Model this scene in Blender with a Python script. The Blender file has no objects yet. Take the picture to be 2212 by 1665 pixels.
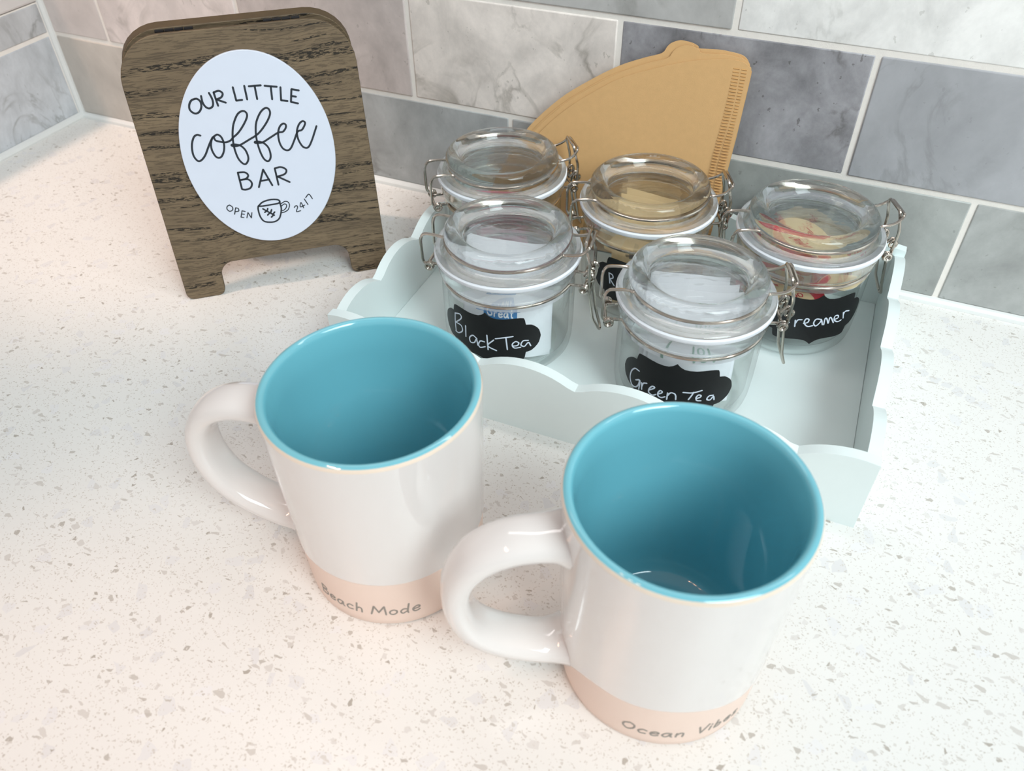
import bpy, bmesh, math, random
from mathutils import Vector, Matrix
random.seed(7)
S = bpy.context.scene
COL = S.collection
PI = math.pi

# ------------------------------------------------------------------ camera
cam_d = bpy.data.cameras.new('camera')
cam = bpy.data.objects.new('camera', cam_d)
COL.objects.link(cam)
cam.location = (0.6733, -0.5129, 0.3310)
cam.rotation_euler = (0.8226, 0.0080, 0.4114)
cam_d.sensor_fit = 'HORIZONTAL'
cam_d.sensor_width = 36.0
cam_d.lens = 1738.55 / 2212 * 36.0
cam_d.clip_start = 0.02
cam_d.clip_end = 50
cam_d.dof.use_dof = True
cam_d.dof.focus_distance = 0.47
cam_d.dof.aperture_fstop = 13.0
S.camera = cam

# ------------------------------------------------------------------ view, world, lamps
S.view_settings.view_transform = 'Standard'
S.view_settings.look = 'None'
S.view_settings.gamma = 1.0
S.view_settings.use_curve_mapping = False
S.view_settings.exposure = -0.25
w = bpy.data.worlds.new('world')
S.world = w
w.use_nodes = True
bg = w.node_tree.nodes['Background']
bg.inputs[0].default_value = (0.98, 0.98, 0.98, 1)
bg.inputs[1].default_value = 0.53

def lamp(name, kind, loc, target, energy, color, **kw):
    d = bpy.data.lights.new(name, kind)
    d.energy = energy
    d.color = color
    for k, v in kw.items():
        setattr(d, k, v)
    o = bpy.data.objects.new(name, d)
    COL.objects.link(o)
    o.location = loc
    o.rotation_euler = (Vector(target) - Vector(loc)).to_track_quat('-Z', 'Y').to_euler()
    return o

# warm ceiling lamp over the left end of the counter
lamp('ceiling_lamp_left', 'SPOT', (-0.22, -0.42, 1.60), (0.17, -0.07, 0), 62, (1.0, 0.70, 0.55),
     shadow_soft_size=0.06, spot_size=math.radians(16), spot_blend=0.6)
# three warm downlights in front of the counter
for i, (lx, ly) in enumerate(((0.00, -0.95), (0.10, -1.15), (0.22, -1.28))):
    lamp('ceiling_lamp', 'SPOT', (lx, ly, 1.75), (0.50, -0.54, 0), 18, (1.0, 0.56, 0.37),
         shadow_soft_size=0.05, spot_size=math.radians(17), spot_blend=0.8)
# added fill strip, out of view, to brighten the back wall and tray floor
lamp('added_fill_strip', 'AREA', (0.70, -0.13, 0.62), (0.70, -0.12, 0.0), 0.95, (1.0, 0.95, 0.93),
     shape='RECTANGLE', size=0.9, size_y=0.05)
# cool daylight from a window on the right
lamp('window_light', 'AREA', (1.80, -0.98, 1.30), (0.78, -0.14, 0.02), 5.3, (0.83, 0.97, 1.0),
     shape='RECTANGLE', size=0.9, size_y=1.0, spread=math.radians(58))

# ------------------------------------------------------------------ helpers
def srgb(r, g, b, a=1.0):
    f = lambda c: (c / 255 / 12.92) if c / 255 <= 0.04045 else ((c / 255 + 0.055) / 1.055) ** 2.4
    return (f(r), f(g), f(b), a)

def link(o, parent=None):
    COL.objects.link(o)
    if parent is not None:
        o.parent = parent
    return o

def make_mesh(name, verts, faces, mat=None, smooth=True, angle=35):
    me = bpy.data.meshes.new(name)
    me.from_pydata([tuple(v) for v in verts], [], faces)
    me.validate()
    bm = bmesh.new(); bm.from_mesh(me)
    bmesh.ops.recalc_face_normals(bm, faces=bm.faces)
    bm.to_mesh(me); bm.free()
    if smooth:
        for p in me.polygons:
            p.use_smooth = True
        me.set_sharp_from_angle(angle=math.radians(angle))
    if mat:
        me.materials.append(mat)
    return me

def obj(name, vf, mat=None, parent=None, smooth=True, angle=35, bevel=0, seg=2):
    me = make_mesh(name, vf[0], vf[1], mat, smooth, angle)
    o = link(bpy.data.objects.new(name, me), parent)
    if bevel:
        m = o.modifiers.new('bevel', 'BEVEL')
        m.width = bevel; m.segments = seg; m.limit_method = 'ANGLE'; m.angle_limit = math.radians(40)
        m.harden_normals = False
    return o

def thing(name, label, cat, loc=(0, 0, 0), rz=0.0, group=None):
    o = link(bpy.data.objects.new(name, None))
    o.empty_display_size = 0.02
    o.location = loc
    o.rotation_euler = (0, 0, rz)
    o['label'] = label
    o['category'] = cat
    if group:
        o['group'] = group
    return o

def merge(*parts):
    V, F = [], []
    for v, f in parts:
        n = len(V)
        V += list(v)
        F += [tuple(i + n for i in q) for q in f]
    return V, F

def box(x0, x1, y0, y1, z0, z1):
    v = [(x, y, z) for x in (x0, x1) for y in (y0, y1) for z in (z0, z1)]
    f = [(0, 1, 3, 2), (4, 6, 7, 5), (0, 4, 5, 1), (2, 3, 7, 6), (0, 2, 6, 4), (1, 5, 7, 3)]
    return v, f

def lathe(prof, n=64, closed=False, zf=None):
    """prof: list of (r, z). closed joins last to first; zf(r, z, ang, k) may bend z"""
    V, F = [], []
    rows = []
    for k, (r, z) in enumerate(prof):
        if r < 1e-7:
            rows.append([len(V)])
            V.append((0, 0, z))
        else:
            rows.append(list(range(len(V), len(V) + n)))
            for i in range(n):
                a = 2 * PI * i / n
                zz = zf(r, z, a, k) if zf else z
                V.append((r * math.cos(a), r * math.sin(a), zz))
    m = len(rows)
    for k in range(m if closed else m - 1):
        A, B = rows[k], rows[(k + 1) % m]
        for i in range(n):
            j = (i + 1) % n
            if len(A) == 1 and len(B) == 1:
                continue
            if len(A) == 1:
                F.append((A[0], B[i], B[j]))
            elif len(B) == 1:
                F.append((A[i], B[0], A[j]))
            else:
                F.append((A[i], B[i], B[j], A[j]))
    return V, F

def catmull(P, n=6, closed=False):
    P = [Vector(p) for p in P]
    if len(P) < 3:
        return P
    out = []
    m = len(P)
    for i in range(m if closed else m - 1):
        p1, p2 = P[i], P[(i + 1) % m]
        p0 = P[i - 1] if (closed or i > 0) else p1 * 2 - p2
        p3 = P[(i + 2) % m] if (closed or i + 2 < m) else p2 * 2 - p1
        for k in range(n):
            t = k / n
            out.append(0.5 * ((2 * p1) + (p2 - p0) * t + (2 * p0 - 5 * p1 + 4 * p2 - p3) * t * t
                              + (3 * p1 - p0 - 3 * p2 + p3) * t ** 3))
    if not closed:
        out.append(P[-1])
    return out

def fillet(P, r, n=4, closed=False):
    """round the corners of a 3D polyline"""
    P = [Vector(p) for p in P]
    m = len(P)
    out = []
    for i in range(m):
        if not closed and i in (0, m - 1):
            out.append(P[i]); continue
        a, b, c = P[i - 1], P[i], P[(i + 1) % m]
        ra = min(r, (a - b).length * 0.45); rc = min(r, (c - b).length * 0.45)
        p = b + (a - b).normalized() * ra
        s = b + (c - b).normalized() * rc
        for k in range(n + 1):
            t = k / n
            out.append(p * (1 - t) ** 2 + b * 2 * t * (1 - t) + s * t * t)
    return out

def tube(path, r, n=8, closed=False):
    P = [Vector(p) for p in path]
    Q = [P[0]]
    for p in P[1:]:
        if (p - Q[-1]).length > 1e-6:
            Q.append(p)
    P = Q
    if closed and (P[0] - P[-1]).length < 1e-6:
        P.pop()
    m = len(P)
    T = []
    for i in range(m):
        a = P[i - 1] if (closed or i > 0) else P[i]
        b = P[(i + 1) % m] if (closed or i < m - 1) else P[i]
        T.append((b - a).normalized())
    u = T[0].orthogonal().normalized()
    V, F = [], []
    for i in range(m):
        u = (u - T[i] * u.dot(T[i]))
        u = u.normalized() if u.length > 1e-9 else T[i].orthogonal().normalized()
        v = T[i].cross(u)
        for k in range(n):
            a = 2 * PI * k / n
            V.append(P[i] + u * (r * math.cos(a)) + v * (r * math.sin(a)))
    if closed:
        # find best twist for joining the last ring to the first
        best = min(range(n), key=lambda s: sum((V[(m - 1) * n + k] - V[(k + s) % n]).length for k in range(n)))
    for i in range(m if closed else m - 1):
        for k in range(n):
            a, b = i * n + k, i * n + (k + 1) % n
            if i < m - 1:
                F.append((a, b, b + n, a + n))
            else:
                F.append((a, b, (k + 1 + best) % n, (k + best) % n))
    if not closed:
        F.append(tuple(range(n)))
        F.append(tuple((m - 1) * n + k for k in reversed(range(n))))
    return V, F

def torus(c, R, r, axis='z', n=16, k=8):
    pts = []
    for i in range(n):
        a = 2 * PI * i / n
        p = {'z': (R * math.cos(a), R * math.sin(a), 0), 'x': (0, R * math.cos(a), R * math.sin(a)),
             'y': (R * math.cos(a), 0, R * math.sin(a))}[axis]
        pts.append(Vector(c) + Vector(p))
    return tube(pts, r, k, True)

def prism(out, d0, d1, fmap):
    """extrude a closed 2D outline between depths d0 and d1; fmap(a, b, d) -> point"""
    n = len(out)
    V = [fmap(a, b, d0) for a, b in out] + [fmap(a, b, d1) for a, b in out]
    F = [tuple(range(n)), tuple(range(2 * n - 1, n - 1, -1))]
    for i in range(n):
        j = (i + 1) % n
        F.append((i, j, n + j, n + i))
    return V, F

def grid_sheet(out_cols, thick, fmap):
    """a bent sheet: out_cols = list of columns [(a, b0, b1)]; fmap(a, b, d)"""
    V, F = [], []
    nb = 7
    for d in (0, thick):
        for (a, b0, b1) in out_cols:
            for k in range(nb):
                V.append(fmap(a, b0 + (b1 - b0) * k / (nb - 1), d))
    m = len(out_cols)
    idx = lambda d, i, k: d * m * nb + i * nb + k
    for i in range(m - 1):
        for k in range(nb - 1):
            F.append((idx(0, i, k), idx(0, i + 1, k), idx(0, i + 1, k + 1), idx(0, i, k + 1)))
            F.append((idx(1, i, k), idx(1, i, k + 1), idx(1, i + 1, k + 1), idx(1, i + 1, k)))
    for i in range(m - 1):
        F.append((idx(0, i, 0), idx(1, i, 0), idx(1, i + 1, 0), idx(0, i + 1, 0)))
        F.append((idx(0, i, nb - 1), idx(0, i + 1, nb - 1), idx(1, i + 1, nb - 1), idx(1, i, nb - 1)))
    for k in range(nb - 1):
        F.append((idx(0, 0, k), idx(0, 0, k + 1), idx(1, 0, k + 1), idx(1, 0, k)))
        F.append((idx(0, m - 1, k), idx(1, m - 1, k), idx(1, m - 1, k + 1), idx(0, m - 1, k + 1)))
    return V, F

def ribbon(strokes, hw, hh, fmap, n=5):
    """pen strokes with a flat, slightly domed section laid on a surface; fmap(a, b, h)"""
    V, F = [], []
    for st in strokes:
        st = [Vector((a, b, 0)) for a, b in st]
        if len(st) == 2:
            pts = [st[0] + (st[1] - st[0]) * k / 4 for k in range(5)]
        else:
            pts = catmull(st, n)
        Q = [pts[0]]
        for p in pts[1:]:
            if (p - Q[-1]).length > hw * 0.2:
                Q.append(p)
        pts = Q
        if len(pts) < 2:
            continue
        d0 = (pts[0] - pts[1]).normalized(); d1 = (pts[-1] - pts[-2]).normalized()
        pts = [pts[0] + d0 * hw * 0.8] + pts + [pts[-1] + d1 * hw * 0.8]
        m = len(pts)
        base = len(V)
        for i, p in enumerate(pts):
            t = (pts[min(i + 1, m - 1)] - pts[max(i - 1, 0)]).normalized()
            nn = Vector((-t.y, t.x, 0))
            w_ = hw * (0.45 if i in (0, m - 1) else 1.0)
            for off, h in ((1, 0), (0.75, hh), (-0.75, hh), (-1, 0)):
                q = p + nn * (w_ * off)
                V.append(fmap(q.x, q.y, h))
        for i in range(m - 1):
            a = base + i * 4
            for k in range(3):
                F.append((a + k, a + k + 1, a + k + 5, a + k + 4))
        F.append((base, base + 1, base + 2, base + 3))
        e = base + (m - 1) * 4
        F.append((e + 3, e + 2, e + 1, e))
    return V, F

FONT = {
 'B': (.52, [[(0,1),(0,0)],[(0,1),(.33,.95),(.38,.72),(.05,.55)],[(.05,.55),(.43,.45),(.42,.1),(0,0)]]),
 'R': (.52, [[(0,1),(.02,0)],[(0,1),(.35,.95),(.4,.68),(.04,.5)],[(.1,.5),(.48,0)]]),
 'M': (.9, [[(0,0),(.12,.95)],[(.12,.95),(.42,.25)],[(.42,.25),(.7,.95)],[(.7,.95),(.84,0)]]),
 'O': (.7, [[(.3,.95),(.05,.7),(.03,.3),(.3,.02),(.56,.3),(.55,.72),(.3,.95)]]),
 'T': (.55, [[(0,.98),(.5,1)],[(.25,1),(.24,0)]]),
 'V': (.62, [[(0,.95),(.26,0)],[(.26,0),(.56,.98)]]),
 'G': (.68, [[(.58,.85),(.3,1),(.02,.5),(.2,.05),(.52,.12),(.56,.45)],[(.56,.45),(.33,.45)]]),
 'a': (.56, [[(.4,.5),(.14,.52),(0,.25),(.12,.02),(.3,.1),(.4,.5),(.42,.12),(.5,0)]]),
 'b': (.5, [[(.04,1),(.03,0)],[(.03,.3),(.2,.5),(.38,.3),(.25,.02),(.03,.05)]]),
 'c': (.48, [[(.4,.48),(.2,.55),(.02,.3),(.12,.03),(.4,.06)]]),
 'd': (.56, [[(.4,.42),(.16,.5),(.02,.25),(.15,.02),(.38,.2)],[(.43,1),(.41,.2),(.46,0)]]),
 'e': (.5, [[(.05,.28),(.38,.33),(.37,.5),(.2,.55),(.03,.33),(.1,.05),(.28,0),(.43,.1)]]),
 'g': (.5, [[(.4,.5),(.12,.52),(.03,.25),(.2,.1),(.38,.3),(.4,.5),(.38,-.25),(.05,-.3)]]),
 'h': (.5, [[(.06,1),(.03,0)],[(.03,.3),(.2,.52),(.35,.42),(.38,0)]]),
 'i': (.2, [[(.04,.5),(.04,0)],[(.04,.72),(.05,.77)]]),
 'l': (.2, [[(.05,1),(.05,0)]]),
 'n': (.5, [[(.02,.5),(.04,0)],[(.04,.3),(.2,.52),(.35,.42),(.38,0)]]),
 'o': (.5, [[(.22,.53),(.04,.38),(.05,.12),(.22,0),(.4,.14),(.4,.4),(.22,.53)]]),
 'r': (.38, [[(.03,.5),(.03,0)],[(.03,.3),(.15,.5),(.3,.48)]]),
 's': (.42, [[(.33,.48),(.12,.5),(.08,.33),(.3,.2),(.25,.02),(.02,.05)]]),
 't': (.4, [[(.16,.85),(.15,.1),(.3,0)],[(0,.55),(.32,.55)]]),
 ' ': (.5, []),
}
def text_strokes(txt, h, gap=0.1, slant=0.0, width=None):
    x = 0; out = []
    for ch in txt:
        wd, st = FONT[ch]
        for s_ in st:
            out.append([((x + a + slant * b), b) for a, b in s_])
        x += wd + gap
    k = (width / (x - gap)) if width else h
    return [[(a * k, b * h) for a, b in s_] for s_ in out], (x - gap) * k

# ------------------------------------------------------------------ materials
class NT:
    def __init__(self, name):
        self.m = bpy.data.materials.new(name)
        self.m.use_nodes = True
        self.t = self.m.node_tree
        self.b = self.t.nodes['Principled BSDF']
        self.out = self.t.nodes['Material Output']
    def n(self, kind, **kw):
        nd = self.t.nodes.new(kind)
        for k, v in kw.items():
            setattr(nd, k, v)
        return nd
    def l(self, a, b):
        self.t.links.new(a, b)
    def val(self, nd, key, v):
        if hasattr(v, 'is_output'):
            self.l(v, nd.inputs[key])
        else:
            nd.inputs[key].default_value = v
    def math(self, op, a, b=None, c=None):
        nd = self.n('ShaderNodeMath', operation=op)
        self.val(nd, 0, a)
        if b is not None: self.val(nd, 1, b)
        if c is not None: self.val(nd, 2, c)
        return nd.outputs[0]
    def mix(self, f, a, b):
        nd = self.n('ShaderNodeMix', data_type='RGBA')
        self.val(nd, 0, f); self.val(nd, 6, a); self.val(nd, 7, b)
        return nd.outputs[2]
    def ramp(self, f, stops):
        nd = self.n('ShaderNodeValToRGB')
        self.l(f, nd.inputs[0])
        cr = nd.color_ramp
        while len(cr.elements) > len(stops):
            cr.elements.remove(cr.elements[-1])
        while len(cr.elements) < len(stops):
            cr.elements.new(0.5)
        for e, (p, c) in zip(cr.elements, stops):
            e.position = p
            e.color = c if len(c) == 4 else (*c, 1)
        return nd.outputs[0]
    def coord(self, scale=(1, 1, 1), kind='Object', rot=(0, 0, 0)):
        tc = self.n('ShaderNodeTexCoord')
        mp = self.n('ShaderNodeMapping')
        mp.inputs['Scale'].default_value = scale
        mp.inputs['Rotation'].default_value = rot
        self.l(tc.outputs[kind], mp.inputs[0])
        return mp.outputs[0]
    def noise(self, vec, scale, detail=4, rough=0.55, dist=0.0):
        nd = self.n('ShaderNodeTexNoise')
        self.l(vec, nd.inputs['Vector'])
        nd.inputs['Scale'].default_value = scale
        nd.inputs['Detail'].default_value = detail
        nd.inputs['Roughness'].default_value = rough
        nd.inputs['Distortion'].default_value = dist
        return nd.outputs[0]
    def voro(self, vec, scale, feature='F1', dim='2D', rnd=1.0):
        nd = self.n('ShaderNodeTexVoronoi', feature=feature, voronoi_dimensions=dim)
        self.l(vec, nd.inputs['Vector'])
        nd.inputs['Scale'].default_value = scale
        nd.inputs['Randomness'].default_value = rnd
        return nd
    def bump(self, h, strength, dist=0.001):
        nd = self.n('ShaderNodeBump')
        nd.inputs['Strength'].default_value = strength
        nd.inputs['Distance'].default_value = dist
        self.l(h, nd.inputs['Height'])
        self.l(nd.outputs[0], self.b.inputs['Normal'])
    def set(self, **kw):
        for k, v in kw.items():
            self.val(self.b, k.replace('_', ' '), v)
        return self

def simple(name, col, rough=0.5, metal=0.0, coat=0.0, var=0.04, scale=60, bump=0.0):
    """a plain colour with a faint mottling"""
    t = NT(name)
    v = t.coord()
    f = t.noise(v, scale, 3)
    c2 = tuple(max(0, c * (1 - var * 3)) for c in col[:3]) + (1,)
    c1 = tuple(min(1, c * (1 + var)) for c in col[:3]) + (1,)
    t.l(t.mix(f, c1, c2), t.b.inputs['Base Color'])
    t.set(Roughness=rough, Metallic=metal)
    t.b.inputs['Coat Weight'].default_value = coat
    t.b.inputs['Coat Roughness'].default_value = 0.03
    if bump:
        t.bump(t.noise(v, scale * 8, 3), bump, 0.0006)
    return t.m

def quartz():
    t = NT('white_quartz')
    base = t.coord()
    dn = t.n('ShaderNodeTexNoise'); t.l(base, dn.inputs['Vector']); dn.inputs['Scale'].default_value = 190
    dn.inputs['Detail'].default_value = 2
    ma = t.n('ShaderNodeVectorMath', operation='MULTIPLY_ADD')
    t.l(dn.outputs['Color'], ma.inputs[0]); ma.inputs[1].default_value = (.0035,) * 3; t.l(base, ma.inputs[2])
    vec = ma.outputs[0]
    col = t.mix(t.noise(base, 7, 4), srgb(236, 233, 229), srgb(229, 225, 221))
    # (scale, share of cells that are chips, chip colour range, inset from the cell edge, angle)
    for sc, share, ca, cb, inset, ang, ax in (
            (135, 0.11, srgb(233, 230, 229), srgb(221, 218, 217), 0.10, 0.4, 1.0),
            (185, 0.075, srgb(202, 195, 188), srgb(222, 217, 213), 0.20, 0.9, 1.7),
            (250, 0.042, srgb(174, 165, 155), srgb(206, 200, 194), 0.22, -0.5, 1.4),
            (700, 0.075, srgb(196, 188, 179), srgb(216, 210, 204), 0.18, 0.3, 1.3),
            (1500, 0.11, srgb(202, 193, 184), srgb(218, 212, 206), 0.14, 0.0, 1.0)):
        mp = t.n('ShaderNodeMapping')
        mp.inputs['Rotation'].default_value = (0, 0, ang)
        mp.inputs['Scale'].default_value = (1, ax, 1)
        mp.inputs['Location'].default_value = (sc * .013, sc * .007, 0)
        t.l(vec, mp.inputs[0])
        v = t.voro(mp.outputs[0], sc)
        e = t.voro(mp.outputs[0], sc, 'DISTANCE_TO_EDGE')
        sep = t.n('ShaderNodeSeparateColor'); t.l(v.outputs['Color'], sep.inputs[0])
        pick = t.math('LESS_THAN', sep.outputs[0], share)
        ins = t.math('SMOOTH_MIN', t.math('MULTIPLY', t.math('SUBTRACT', e.outputs[0], inset), 25.0), 1.0, 0.1)
        mask = t.math('MULTIPLY', pick, t.math('MAXIMUM', ins, 0.0))
        chip = t.mix(sep.outputs[1], ca, cb)
        col = t.mix(mask, col, chip)
    t.l(col, t.b.inputs['Base Color'])
    t.set(Roughness=0.22)
    t.b.inputs['Specular IOR Level'].default_value = 0.45
    return t.m

def marble():
    """one stone for every tile: colour and veining come from each tile's object colour"""
    t = NT('marble')
    oi = t.n('ShaderNodeObjectInfo')
    co = t.coord()
    off = t.n('ShaderNodeVectorMath', operation='ADD')
    sc = t.n('ShaderNodeVectorMath', operation='SCALE')
    cm = t.n('ShaderNodeCombineXYZ')
    t.l(oi.outputs['Random'], cm.inputs[0]); t.l(oi.outputs['Random'], cm.inputs[1]); t.l(oi.outputs['Random'], cm.inputs[2])
    t.l(cm.outputs[0], sc.inputs[0]); sc.inputs['Scale'].default_value = 9.0
    t.l(co, off.inputs[0]); t.l(sc.outputs[0], off.inputs[1])
    mp = t.n('ShaderNodeMapping'); mp.inputs['Rotation'].default_value = (0.5, 0.7, 0.3)
    mp.inputs['Scale'].default_value = (1, 1.5, 0.8)
    t.l(off.outputs[0], mp.inputs[0])
    v = mp.outputs[0]
    cloud = t.noise(v, 22, 6, 0.6, 0.6)
    amp = t.math('MULTIPLY', t.math('SUBTRACT', cloud, 0.5), t.math('MULTIPLY_ADD', oi.outputs['Alpha'], 0.85, 0.35))
    mot = t.math('MULTIPLY', t.math('SUBTRACT', t.noise(v, 85, 5, 0.7), 0.5), t.math('MULTIPLY', oi.outputs['Alpha'], 0.55))
    cl = t.math('ADD', 1.0, t.math('ADD', amp, mot))
    base = t.n('ShaderNodeMix', data_type='RGBA', blend_type='MULTIPLY'); base.inputs[0].default_value = 1
    t.l(oi.outputs['Color'], base.inputs[6]); t.l(cl, base.inputs[7])
    # veins: thin zero-crossings of a warped noise
    nv = t.noise(v, 13, 5, 0.55, 1.6)
    vein = t.math('SUBTRACT', 1.0, t.math('MINIMUM', t.math('MULTIPLY', t.math('ABSOLUTE', t.math('SUBTRACT', nv, 0.5)), 26.0), 1.0))
    patch = t.math('MULTIPLY', vein, t.math('MAXIMUM', t.math('MULTIPLY', t.math('SUBTRACT', t.noise(v, 17, 2), 0.50), 5.0), 0.0))
    vm = t.math('MINIMUM', t.math('MULTIPLY', patch, oi.outputs['Alpha']), 0.8)
    dark = t.n('ShaderNodeMix', data_type='RGBA', blend_type='MULTIPLY'); dark.inputs[0].default_value = 1
    t.l(base.outputs[2], dark.inputs[6]); dark.inputs[7].default_value = (0.42, 0.41, 0.38, 1)
    c = t.mix(vm, base.outputs[2], dark.outputs[2])
    # pits and dark flecks
    sp = t.math('MULTIPLY', t.math('GREATER_THAN', t.noise(v, 210, 3, 0.6), 0.69), t.math('MINIMUM', t.math('MULTIPLY', oi.outputs['Alpha'], 0.5), 0.7))
    c = t.mix(sp, c, dark.outputs[2])
    t.l(c, t.b.inputs['Base Color'])
    t.set(Roughness=0.38)
    t.bump(t.noise(v, 120, 4), 0.10, 0.0005)
    return t.m

def wood(name, ca, cb, cdark, spec=0.3):
    t = NT(name)
    v = t.coord((1, 1, 1))
    warp = t.n('ShaderNodeTexNoise'); t.l(v, warp.inputs['Vector']); warp.inputs['Scale'].default_value = 9
    ma = t.n('ShaderNodeVectorMath', operation='MULTIPLY_ADD')
    t.l(warp.outputs['Color'], ma.inputs[0]); ma.inputs[1].default_value = (0, .012, .012); t.l(v, ma.inputs[2])
    def st(sx, sz):
        mp = t.n('ShaderNodeMapping'); mp.inputs['Scale'].default_value = (sx, sz, sz)
        t.l(ma.outputs[0], mp.inputs[0]); return mp.outputs[0]
    broad = t.noise(st(12, 150), 1, 4, 0.6)
    fine = t.noise(st(90, 1400), 1, 3, 0.6)
    col = t.mix(broad, ca, cb)
    col = t.mix(t.math('MULTIPLY', t.math('GREATER_THAN', fine, 0.53), 0.42), col, cdark)
    ring = t.math('GREATER_THAN', t.noise(st(7, 190), 1, 4, 0.55), 0.570)
    pore = t.math('GREATER_THAN', t.noise(st(240, 1500), 1, 4, 0.65), 0.50)
    pm = t.math('MULTIPLY', ring, pore)
    col = t.mix(t.math('MULTIPLY', pm, 0.9), col, srgb(26, 24, 21))
    t.l(col, t.b.inputs['Base Color'])
    t.set(Roughness=0.6)
    t.b.inputs['Specular IOR Level'].default_value = spec
    t.bump(t.math('SUBTRACT', 1.0, pm), 0.4, 0.0004)
    return t.m

def thin_glass(name, tint=(0.985, 0.995, 0.99, 1), wavy=0.0):
    """clear sheet glass: straight view through, mirror glints rising to the edges"""
    t = NT(name)
    t.t.nodes.remove(t.b)
    tr = t.n('ShaderNodeBsdfTransparent'); tr.inputs[0].default_value = tint
    gl = t.n('ShaderNodeBsdfGlossy'); gl.inputs['Roughness'].default_value = 0.02
    lw = t.n('ShaderNodeLayerWeight'); lw.inputs['Blend'].default_value = 0.5
    f = t.math('MULTIPLY_ADD', t.math('POWER', lw.outputs['Facing'], 4.0), 0.75, 0.045)
    nb = t.n('ShaderNodeBump'); nb.inputs['Strength'].default_value = 0.15; nb.inputs['Distance'].default_value = 0.001
    t.l(t.noise(t.coord(), 45, 2), nb.inputs['Height'])
    t.l(nb.outputs[0], gl.inputs['Normal'])
    mx = t.n('ShaderNodeMixShader')
    t.l(f, mx.inputs[0]); t.l(tr.outputs[0], mx.inputs[1]); t.l(gl.outputs[0], mx.inputs[2])
    if wavy:                # pressed glass with an uneven surface that bends part of the view
        rf = t.n('ShaderNodeBsdfRefraction'); rf.inputs['IOR'].default_value = 1.45; rf.inputs['Roughness'].default_value = 0.0
        b2 = t.n('ShaderNodeBump'); b2.inputs['Strength'].default_value = 0.5; b2.inputs['Distance'].default_value = 0.002
        t.l(t.noise(t.coord((1, 2.2, 1)), 90, 1), b2.inputs['Height']); t.l(b2.outputs[0], rf.inputs['Normal'])
        m2 = t.n('ShaderNodeMixShader'); m2.inputs[0].default_value = wavy
        t.l(tr.outputs[0], m2.inputs[1]); t.l(rf.outputs[0], m2.inputs[2]); t.l(m2.outputs[0], mx.inputs[1])
    t.l(mx.outputs[0], t.out.inputs['Surface'])
    return t.m

def glass(name, clear=0.0, tint=(0.975, 0.99, 0.985, 1)):
    t = NT(name)
    t.set(Base_Color=tint, Roughness=0.0, IOR=1.47)
    t.b.inputs['Transmission Weight'].default_value = 1.0
    nz = t.noise(t.coord(), 30, 2)
    t.bump(nz, 0.05, 0.002)
    if clear:
        tr = t.n('ShaderNodeBsdfTransparent'); tr.inputs[0].default_value = tint
        mx = t.n('ShaderNodeMixShader'); mx.inputs[0].default_value = clear
        t.l(t.b.outputs[0], mx.inputs[1]); t.l(tr.outputs[0], mx.inputs[2])
        t.l(mx.outputs[0], t.out.inputs['Surface'])
    return t.m

M = {}
M['quartz'] = quartz()
M['marble'] = marble()
M['grout'] = simple('grout', srgb(244, 237, 230), 0.85, var=0.03, scale=200, bump=0.3)
M['caulk'] = simple('caulk', srgb(232, 232, 230), 0.5, var=0.02)
M['casing'] = simple('painted_casing', srgb(222, 215, 212), 0.5, var=0.02)
M['mint'] = simple('mint_paint', srgb(231, 241, 240), 0.42, var=0.012, scale=40)
M['mint_edge'] = simple('mint_paint_edge', srgb(226, 240, 238), 0.5, var=0.03, scale=300)
M['wood'] = wood('stained_wood', srgb(142, 122, 96), srgb(88, 75, 60), srgb(52, 45, 37))
M['wood_edge'] = simple('stained_wood_edge', srgb(86, 68, 42), 0.6, var=0.12, scale=160)
M['white_paint'] = simple('white_painted_plaque', srgb(220, 226, 240), 0.5, var=0.01, scale=90)
M['black_paint'] = simple('black_paint', srgb(34, 42, 52), 0.5, var=0.05)
M['hinge'] = simple('black_hinge_metal', srgb(40, 40, 42), 0.3, metal=0.8)
M['steel'] = simple('steel_wire', srgb(196, 188, 178), 0.16, metal=1.0, var=0.02)
M['glass'] = glass('clear_glass_lid', 0.30)
M['glass_body'] = thin_glass('clear_glass_body')
M['glass_disc'] = thin_glass('wavy_pressed_glass', wavy=0.28)
M['gasket'] = simple('white_rubber', srgb(238, 240, 246), 0.5, var=0.01)
M['chalk_label'] = simple('black_chalk_label', srgb(14, 14, 16), 0.45, var=0.1)
M['chalk'] = simple('white_chalk_ink', srgb(225, 232, 245), 0.8, var=0.05, scale=800)
M['paper'] = simple('white_paper', srgb(243, 244, 250), 0.7, var=0.01)
M['blue_print'] = simple('blue_print', srgb(62, 130, 190), 0.6, var=0.03)
M['green_print'] = simple('green_print', srgb(70, 140, 110), 0.6, var=0.03)
M['red_print'] = simple('red_print', srgb(200, 48, 62), 0.5, var=0.03)
M['beige_foil'] = simple('beige_foil', srgb(232, 208, 165), 0.4, var=0.02)
M['grey_print'] = simple('grey_print', srgb(120, 118, 112), 0.6, var=0.03)
M['pink_paper'] = simple('pink_paper', srgb(236, 140, 160), 0.6, var=0.02)
M['tan_paper'] = simple('tan_paper', srgb(224, 193, 146), 0.75, var=0.03, scale=200)
M['brown_print'] = simple('brown_print', srgb(70, 52, 38), 0.6, var=0.03)
M['kraft'] = simple('kraft_filter_paper', srgb(216, 172, 118), 0.8, var=0.03, scale=250, bump=0.15)
M['kraft_seam'] = simple('kraft_seam', srgb(196, 150, 94), 0.8, var=0.04, scale=250)
M['teal'] = simple('teal_glaze', srgb(120, 192, 206), 0.07, coat=0.8, var=0.02, scale=25)
M['glaze'] = simple('white_glaze', srgb(230, 224, 221), 0.07, coat=0.6, var=0.012, scale=22)
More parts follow.
